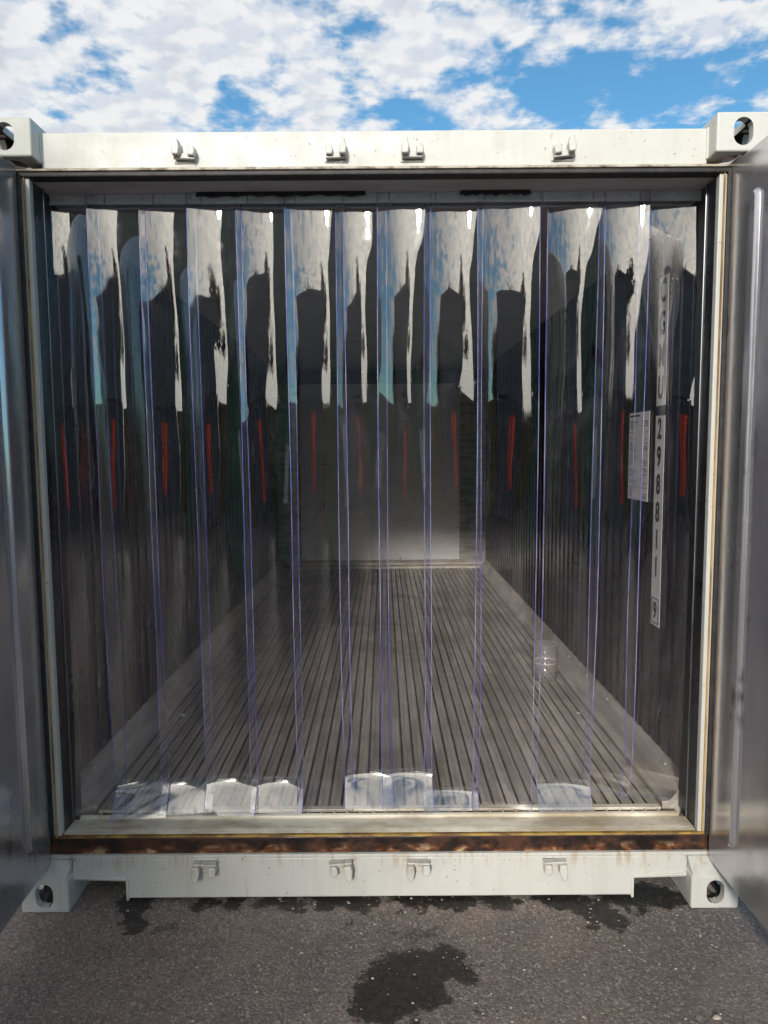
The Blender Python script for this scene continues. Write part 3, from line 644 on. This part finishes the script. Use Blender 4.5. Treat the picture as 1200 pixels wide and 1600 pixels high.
def strip_mesh(idx, xl, xr, off, bow, turn, cs, cang, zend, sway):
    r_ = np.random.default_rng(100 + idx)
    w = xr - xl; xc = (xl + xr) / 2; TH = 0.0028
    bow = bow + r_.uniform(-4.0, 4.5); turn = turn + r_.uniform(-2.6, 2.6)
    ztop = 2.427; nu = 25
    # path by arc length: straight then curl towards the camera
    ds = 0.008; y, z, a = 0.0, ztop, 0.0
    pts = [(0.0, z, 0.0)]; total = ztop - zend + 0.03
    # drop available for the curl
    drop = cs * (0.30 + 0.70 * math.cos(R(cang)))
    zc = zend + drop
    s_c = 0.0; started = False
    while z > zend and len(pts) < 600:
        if z <= zc:
            s_c += ds; t = min(1.0, s_c / (cs * 0.42)); t = t * t * (3 - 2 * t); a = R(cang) * t
        y -= math.sin(a) * ds; z -= math.cos(a) * ds
        pts.append((y, z, a))
    pth = np.array(pts); keep = sorted(set(list(range(0, len(pth), 4)) + [i for i in range(len(pth)) if pth[i, 1] < zc + 0.05 or pth[i, 1] > 2.2] + [len(pth) - 1]))
    pth = pth[keep]; nv = len(pth)
    eb = 0.0021 / (w / 2); u = np.concatenate([[-1], np.linspace(-1 + eb, 1 - eb, nu - 2), [1]])  # narrow face band beside each edge that takes the painted edge glow
    ph = r_.uniform(0, 6.28, 12)
    G = np.zeros((nv, nu, 3))
    for i, (yy, zz, aa) in enumerate(pth):
        dtop = ztop - 0.035 - zz
        amp = min(1.0, max(0.0, dtop / 0.42)); amp = 0.80 + 0.20 * amp * amp * (3 - 2 * amp)
        below = max(0.0, (zc + 0.03 - zz) / 0.10); flat = 1 - 0.94 * min(1.0, below) * (abs(cang) > 25)
        tt = R(bow) * (1 + 0.14 * math.sin(zz * 2.1 + ph[0]) + 0.08 * math.sin(zz * 5.3 + ph[1]))
        sag = (w / 2) * math.tan(tt / 2) * amp * flat
        tw = R(turn) * amp + R(1.2) * amp * math.sin(zz * 1.6 + ph[2])
        wob = amp * (0.0012 * math.sin(zz * 5.1 + ph[3]) + 0.0003 * math.sin(zz * 14 + ph[4]))
        low = (ztop - zz) / 2.1
        xo = sway * low ** 2 + 0.002 * math.sin(zz * 3 + ph[5]) * amp + 0.0055 * math.sin(zz * 5.5 + ph[9]) * max(0.0, low - 0.55)
        dy = sag * (1 - u ** 2) - sag * 0.75 + u * (w / 2) * math.tan(tw) * flat + wob
        dy = dy + flat * amp * 0.0006 * np.sin(u * 4.2 + zz * 3.7 + ph[6]) * (1 + 0.6 * np.sin(zz * 9.0 + ph[7]))
        dy = dy + flat * amp * 0.00006 * np.sin(u * 9 + zz * 27 + ph[8])
        G[i, :, 0] = xc + u * w / 2 + xo
        G[i, :, 1] = CUY + off - 0.006 + yy + dy * math.cos(aa)
        G[i, :, 2] = zz - dy * math.sin(aa) * 1.0
    if abs(cang) > 25:      # slightly skewed hem
        sk = r_.uniform(-0.012, 0.012)
        G[-14:, :, 1] += (np.linspace(0, 1, 14) ** 1.5)[:, None] * sk * u[None, :]
    gu = np.gradient(G, u, axis=1); gv = np.gradient(G, axis=0); n = np.cross(gu, gv); n /= np.linalg.norm(n, axis=2, keepdims=True)
    F = G + n * TH / 2; B = G - n * TH / 2
    V = np.concatenate([F.reshape(-1, 3), B.reshape(-1, 3)]); NVU = nv * nu
    faces = []; mats = []
    for i in range(nv - 1):
        for j in range(nu - 1):
            a0 = i * nu + j; mk = 1 if j in (0, nu - 2) else (2 if (abs(cang) > 25 and pth[i, 1] < zc - 0.012) else 0); faces.append((a0, a0 + 1, a0 + nu + 1, a0 + nu)); mats.append(mk)
            b0 = NVU + a0; faces.append((b0, b0 + nu, b0 + nu + 1, b0 + 1)); mats.append(mk)
    ev = []; base = 2 * NVU
    def edge_loop(idxs):
        nonlocal base
        k = len(idxs)
        for q in idxs: ev.append(F.reshape(-1, 3)[q])
        for q in idxs: ev.append(B.reshape(-1, 3)[q])
        for q in range(k - 1): faces.append((base + q, base + q + 1, base + k + q + 1, base + k + q)); mats.append(1)
        base += 2 * k
    edge_loop([i * nu for i in range(nv)]); edge_loop([i * nu + nu - 1 for i in range(nv)])
    edge_loop([(nv - 1) * nu + j for j in range(nu)]); edge_loop([j for j in range(nu)])
    V = np.concatenate([V, np.array(ev)])
    me = bpy.data.meshes.new('strip'); me.from_pydata(V.tolist(), [], faces); me.materials.append(MT['strip']); me.materials.append(MT['strip_edge']); me.materials.append(MT['hem'])
    me.polygons.foreach_set('material_index', mats); me.polygons.foreach_set('use_smooth', [True] * len(faces)); me.update()
    return me
for i, (a, b_, off, bow, turn, cs, ca, ze, sw) in enumerate(S):
    o = new_obj('strip', strip_mesh(i, pX(a), pX(b_), off, bow, turn, cs, ca, ze, sw), K); o.matrix_parent_inverse = K_inv
for i in range(13):
    x0, x1 = ((p - 600 + 3.4) * 2.392 / 1103 + 0.023 for p in (PLATES[i], PLATES[i + 1]))
    b = MB().box(x0 + 0.0015, x1 - 0.0015, CUY - 0.020, CUY - 0.0175, 2.396, 2.4300, 0.001)
    b.prism([(CUY - 0.0175, 2.4065), (CUY - 0.0230, 2.4045), (CUY - 0.0230, 2.397), (CUY - 0.0175, 2.395)], x0 + 0.0015, x1 - 0.0015, 'x')
    pl = b.build('clamp_plate', 'clamp_steel', K); pl.matrix_parent_inverse = K_inv
    for t in (0.22, 0.78):
        xx = x0 + (x1 - x0) * t
        MB().cyl((xx, CUY - 0.0200, 2.4165), (xx, CUY - 0.0235, 2.4165), 0.0055, 0.004, 10).build('rivet', 'clamp_steel', pl)
for (a, b_) in ((306, 572), (718, 830)):
    x0, x1 = ((p - 600 + 3.4) * 2.38 / 1103 + 0.023 for p in (a, b_))
    n = 22; bm = MB()
    pts = []
    for k in range(n + 1):
        t = k / n; pts.append((x0 + (x1 - x0) * t, 2.4175 + 0.0025 * math.sin(k * 2.1) - 0.0015 * math.sin(k * 0.7)))
    pts += [(x1 - 0.004, 2.4300), (x0 + 0.006, 2.4300)]
    o = bm.prism(pts, CUY - 0.034, CUY - 0.0245).build('rubber_flap', 'rubber', K); o.matrix_parent_inverse = K_inv

# ------------------------------------------------------------------ loose things inside
def roll():
    bm = bmesh.new(); r, h, t, n = 0.070, 0.205, 0.003, 48
    prof = [(r, 0), (r, h), (r - t, h), (r - t, 0)]
    rings = [[bm.verts.new((q * math.cos(2 * math.pi * i / n), q * math.sin(2 * math.pi * i / n), z)) for i in range(n)] for q, z in prof]
    for k in range(4):
        for i in range(n):
            f = bm.faces.new([rings[k][i], rings[k][(i + 1) % n], rings[(k + 1) % 4][(i + 1) % n], rings[(k + 1) % 4][i]]); f.smooth = k in (0, 2); f.material_index = 0 if k in (0, 2) else 1
    bmesh.ops.recalc_face_normals(bm, faces=bm.faces)
    me = bpy.data.meshes.new('plastic_sleeve'); bm.to_mesh(me); bm.free(); me.materials.append(MT['sleeve']); me.materials.append(MT['roll_edge']); return me
b = NB('sleeve_rim'); b.principled((0.85, 0.80, 0.76), 0.3); MT['roll_edge'] = b.m
o = new_obj('plastic_sleeve', roll(), None, (0.935, 1.66, FZ + 0.002)); tag(o, 'clear plastic cylinder standing on the floor by the right wall', 'plastic tube')
bm_in = MB()
n = 40; A = []
ring = bmesh.new()
for zz, rr in ((0.098, 0.0665), (0.104, 0.0665)):
    A.append([ring.verts.new((rr * math.cos(2 * math.pi * i / n), rr * math.sin(2 * math.pi * i / n), zz)) for i in range(n)])
for i in range(n): ring.faces.new([A[0][i], A[0][(i + 1) % n], A[1][(i + 1) % n], A[1][i]])
me = bpy.data.meshes.new('inner_hem'); ring.to_mesh(me); ring.free(); me.materials.append(MT['roll_edge']); new_obj('inner_hem', me, o)
def floor_pt(px, py):
    a = R(0.40); dx = px - 600; dy = py - 800
    ux = dx * math.cos(a) - dy * math.sin(a); uy = dx * math.sin(a) + dy * math.cos(a)
    d = Vector((ux / 1103, 1.0, -uy / 1103)); p = R(5.13)
    d = Vector((d.x, d.y * math.cos(p) + d.z * math.sin(p), -d.y * math.sin(p) + d.z * math.cos(p)))
    t = (1.566 - FZ) / -d.z; return 0.023 + d.x * t, -2.27 + d.y * t
for i, (px, py, lab) in enumerate(((904, 1116, 'small white paper scrap on the floor grooves near the right wall'), (784, 955, 'small white scrap far back on the floor by the right wall'),
                                   (284, 1119, 'small white paper scrap on the floor grooves near the left wall'), (361, 1020, 'small white scrap further back near the left wall'))):
    x, y = floor_pt(px, py); bmx = bmesh.new()
    P_ = [(-0.014, -0.006), (0.006, -0.010), (0.015, 0.001), (0.004, 0.009), (-0.010, 0.007)]
    top = [bmx.verts.new((p[0] * (1 + .2 * i), p[1] * 1.4, 0.004 + 0.004 * math.sin(k * 2 + i))) for k, p in enumerate(P_)]; bot = [bmx.verts.new((p[0] * (1 + .2 * i), p[1] * 1.4, 0.0015 + 0.004 * math.sin(k * 2 + i))) for k, p in enumerate(P_)]
    bmx.faces.new(top); bmx.faces.new(bot[::-1])
    for k in range(5): bmx.faces.new([top[k], bot[k], bot[(k + 1) % 5], top[(k + 1) % 5]])
    bmesh.ops.recalc_face_normals(bmx, faces=bmx.faces)
    me = bpy.data.meshes.new('paper_scrap'); bmx.to_mesh(me); bmx.free(); me.materials.append(MT['scrap_paper'])
    o = new_obj('paper_scrap', me, None, (x, y, FZ + 0.003)); tag(o, lab, 'scrap', 'scraps on the container floor')

# ------------------------------------------------------------------ loose grit on the yard
def grit():
    V = []; Fc = []
    for k in range(3200):
        x = rng.uniform(-1.5, 1.6); y = rng.uniform(-1.6, 0.3); s = 0.0012 + 0.0045 * rng.random() ** 4
        b0 = len(V); th = rng.uniform(0, 6.28)
        P_ = [(1, 0, 0.1), (0, 1, 0.15), (-1, 0.1, 0.1), (0, -0.9, 0.1), (0.1, 0.1, 0.8)]
        for p in P_:
            V.append((x + s * (p[0] * math.cos(th) - p[1] * math.sin(th)) * (1.2), y + s * (p[0] * math.sin(th) + p[1] * math.cos(th)), s * p[2]))
        Fc += [(b0, b0 + 1, b0 + 4), (b0 + 1, b0 + 2, b0 + 4), (b0 + 2, b0 + 3, b0 + 4), (b0 + 3, b0, b0 + 4)]
    me = bpy.data.meshes.new('grit'); me.from_pydata(V, [], Fc); me.materials.append(MT['stone']); return new_obj('grit', me)
tag(grit(), 'loose grit scattered over the asphalt', 'grit', kind='stuff')
x, y = ground_pt(1120, 1592)
st = bmesh.new(); bmesh.ops.create_icosphere(st, subdivisions=2, radius=0.010)
for v in st.verts: v.co = Vector((v.co.x * 1.3, v.co.y * 0.8, v.co.z * 0.55)) * (1 + 0.12 * math.sin(v.co.x * 300 + v.co.y * 190))
me = bpy.data.meshes.new('pebble'); st.to_mesh(me); st.free(); me.materials.append(MT['stone'])
o = new_obj('pebble', me, None, (x, y, 0.004)); tag(o, 'pale pebble lying on the asphalt in the bottom right corner', 'pebble')

# ------------------------------------------------------------------ yard behind the camera (mirrored in the strips)
def corr(L_, H, z0, pitch=0.28, dep=0.036):
    pts = []; x = 0
    while x < L_ - 0.01:
        for f, d in ((0.0, 0), (0.26, 0), (0.5, dep), (0.76, dep)):
            if x + f * pitch <= L_: pts.append((x + f * pitch, d))
        x += pitch
    pts.append((L_, 0)); bm = bmesh.new()
    A = [bm.verts.new((p, d, z0)) for p, d in pts]; B = [bm.verts.new((p, d, z0 + H)) for p, d in pts]
    for i in range(len(pts) - 1): bm.faces.new([A[i], A[i + 1], B[i + 1], B[i]])
    return bm
def box_container(loc, rz, paint, label, rods=None, L_=6.058):
    c = empty('shipping_container', label, 'shipping container', loc, rz, 'containers across the yard')
    W, H = 2.438, 2.591
    for s in (-1, 1):
        bm = corr(L_ - 0.3, H - 0.3, 0.15)
        bmesh.ops.transform(bm, matrix=Matrix.Translation((-L_ / 2 + 0.15, s * (W / 2 - 0.05), 0)) @ Matrix.Diagonal((1, -s, 1, 1)), verts=bm.verts)
        me = bpy.data.meshes.new('side_wall'); bm.to_mesh(me); bm.free(); me.materials.append(MT[paint]); new_obj('side_wall', me, c)
        MB().box(-L_ / 2 + 0.15, L_ / 2 - 0.15, *sorted((s * W / 2, s * (W / 2 - 0.07))), H - 0.15, H - 0.03, 0.005).build('top_rail', paint, c)
        MB().box(-L_ / 2 + 0.15, L_ / 2 - 0.15, *sorted((s * W / 2, s * (W / 2 - 0.07))), 0.03, 0.16, 0.005).build('bottom_rail', paint, c)
        for t in (-1, 1):
            MB().box(*sorted((t * L_ / 2, t * (L_ / 2 - 0.16))), *sorted((s * W / 2, s * (W / 2 - 0.15))), 0.0, H, 0.01).build('corner_post', paint, c)
    MB().box(-L_ / 2 + 0.16, L_ / 2 - 0.16, -W / 2 + 0.06, W / 2 - 0.06, H - 0.07, H - 0.04).build('roof', paint, c)
    MB().box(L_ / 2 - 0.10, L_ / 2 - 0.05, -W / 2 + 0.15, W / 2 - 0.15, 0.10, H - 0.08).build('end_wall', paint, c)
    for t in (-1, 1):
        MB().box(-L_ / 2 + 0.03, -L_ / 2 + 0.08, *sorted((t * 0.006, t * (W / 2 - 0.16))), 0.12, H - 0.10, 0.006).build('door', paint, c)
        for q in (0.35, 0.75):
            MB().cyl((-L_ / 2 + 0.005, t * q, 0.10), (-L_ / 2 + 0.005, t * q, H - 0.10), 0.02).build('lock_rod', rods or paint, c)
    return c
# end doors face -x of the local frame; turn so that they face the container (+y)
box_container((-3.75, -8.5, 0), R(-90), 'green_paint', 'dark green container at ground level, mirrored on the right of each strip')
box_container((-3.75, -8.5, 2.595), R(-90), 'green_paint', 'dark green container stacked on the other green one, mirrored tall in the strips')
box_container((1.9, -14.5, 0), R(0), 'navy_paint', 'dark navy container on the ground across the yard, mirrored in the strips')
box_container((2.1, -14.5, 2.595), R(0), 'grey_paint', 'dark grey container stacked on the navy one across the yard')
box_container((8.2, -14.4, 0), R(0), 'brown_paint', 'brown container on the ground right of the navy one across the yard')
box_container((-4.4, -16.4, 0), R(0), 'brown_paint', 'brown container added to block the low sky in the gap between green and grey stacks')  # added to cut off the bright sky streak mirrored low in the strips
# made up for the red streaks: translucent backlit sheets on an added black stand
def m_red_sheet():
    b = NB('red_streak_sheet'); n = b.noise(12, 3, 0.6); col = b.mix(b.ramp(n, 0.35, 0.7), (0.95, 0.11, 0.05), (0.80, 0.07, 0.035))
    df = b.N.new('ShaderNodeBsdfDiffuse'); tl = b.N.new('ShaderNodeBsdfTranslucent'); b.L.new(col, df.inputs[0]); b.L.new(col, tl.inputs[0])
    m = b.N.new('ShaderNodeMixShader'); m.inputs[0].default_value = 0.7; b.L.new(df.outputs[0], m.inputs[1]); b.L.new(tl.outputs[0], m.inputs[2]); b.L.new(m.outputs[0], b.out.inputs[0]); MT['red_sheet'] = b.m
m_red_sheet()
lad = empty('red_streak_stand', 'two made-up narrow red sheets on a stand, added to mirror as red streaks in the strips', 'red_sheet', (0.45, -5.9, 0))
for s_ in (-1, 1):
    bmb = bmesh.new(); cols = 9; rws = 14; g_ = []
    for r0 in range(rws + 1):
        g_.append([bmb.verts.new((s_ * 0.15 + (c0 / cols - 0.5) * 0.20, 0.012 * math.sin(c0 * 1.3 + r0 * 0.35), 0.98 + r0 * 0.92 / rws)) for c0 in range(cols + 1)])
    for r0 in range(rws):
        for c0 in range(cols): bmb.faces.new([g_[r0][c0], g_[r0][c0 + 1], g_[r0 + 1][c0 + 1], g_[r0 + 1][c0]]).smooth = True
    me = bpy.data.meshes.new('red_sheet'); bmb.to_mesh(me); bmb.free(); me.materials.append(MT['red_sheet']); new_obj('red_sheet', me, lad)
    MB().cyl((s_ * 0.36, 0, 0.03), (s_ * 0.36, 0, 1.93), 0.016).build('pole', 'rubber', lad)
    MB().box(s_ * 0.36 - 0.03, s_ * 0.36 + 0.03, -0.30, 0.30, 0.0, 0.03, 0.006).build('foot', 'rubber', lad)
MB().cyl((-0.36, 0, 1.92), (0.36, 0, 1.92), 0.014).build('crossbar', 'rubber', lad)
MB().cyl((-0.36, 0, 0.70), (0.36, 0, 0.70), 0.012).build('crossbar', 'rubber', lad)

# placard on the lower green container and trees behind the row
for o in [q for q in bpy.data.objects if q.get('label', '').startswith('dark green container at ground')]:
    MB().box(-6.058 / 2 - 0.012, -6.058 / 2 + 0.029, 0.42, 1.02, 0.95, 1.75, 0.002).build('placard', 'label_paper', o)
m_two('bark', (0.07, 0.05, 0.035), (0.04, 0.03, 0.022), 20, 0.9)
m_two('leaf', (0.05, 0.085, 0.03), (0.03, 0.055, 0.02), 3, 0.7)
def tree(x, y, h, rad, seed, label):
    r_ = np.random.default_rng(seed); t = empty('tree', label, 'tree', (x, y, 0), 0, 'trees behind the containers')
    tb = MB(); tb.cyl((0, 0, 0), (0.1, 0, h * 0.55), 0.22, 0.12, 10)
    for k in range(6):
        a = k * 1.05; tb.cyl((0.05, 0, h * (0.35 + 0.05 * k)), (math.cos(a) * rad * 0.6, math.sin(a) * rad * 0.6, h * (0.60 + 0.05 * k)), 0.08, 0.03, 6)
    tb.build('trunk', 'bark', t)
    cl = [(r_.normal(0, rad * 0.45), r_.normal(0, rad * 0.45), h * (0.55 + 0.40 * r_.random())) for _ in range(26)]
    V = []; Fc = []
    for cx, cy_, cz in cl:
        for _ in range(90):
            p = np.array((cx, cy_, cz)) + r_.normal(0, rad * 0.17, 3); d = r_.normal(0, 1, 3); d /= np.linalg.norm(d); e = np.cross(d, r_.normal(0, 1, 3)); e /= np.linalg.norm(e); q = 0.13 * (0.6 + r_.random())
            b0 = len(V); V += [tuple(p + d * q), tuple(p + e * q * 0.5), tuple(p - d * q), tuple(p - e * q * 0.5)]; Fc.append((b0, b0 + 1, b0 + 2, b0 + 3))
    me = bpy.data.meshes.new('crown'); me.from_pydata(V, [], Fc); me.materials.append(MT['leaf']); new_obj('crown', me, t)
tree(-0.6, -19.0, 7.2, 1.5, 3, 'leafy tree rising behind the dark container stack, left end')
tree(3.0, -19.5, 6.4, 1.7, 4, 'leafy tree rising behind the middle of the dark container stack')
tree(7.6, -18.5, 5.2, 1.6, 5, 'low leafy tree behind the brown container')
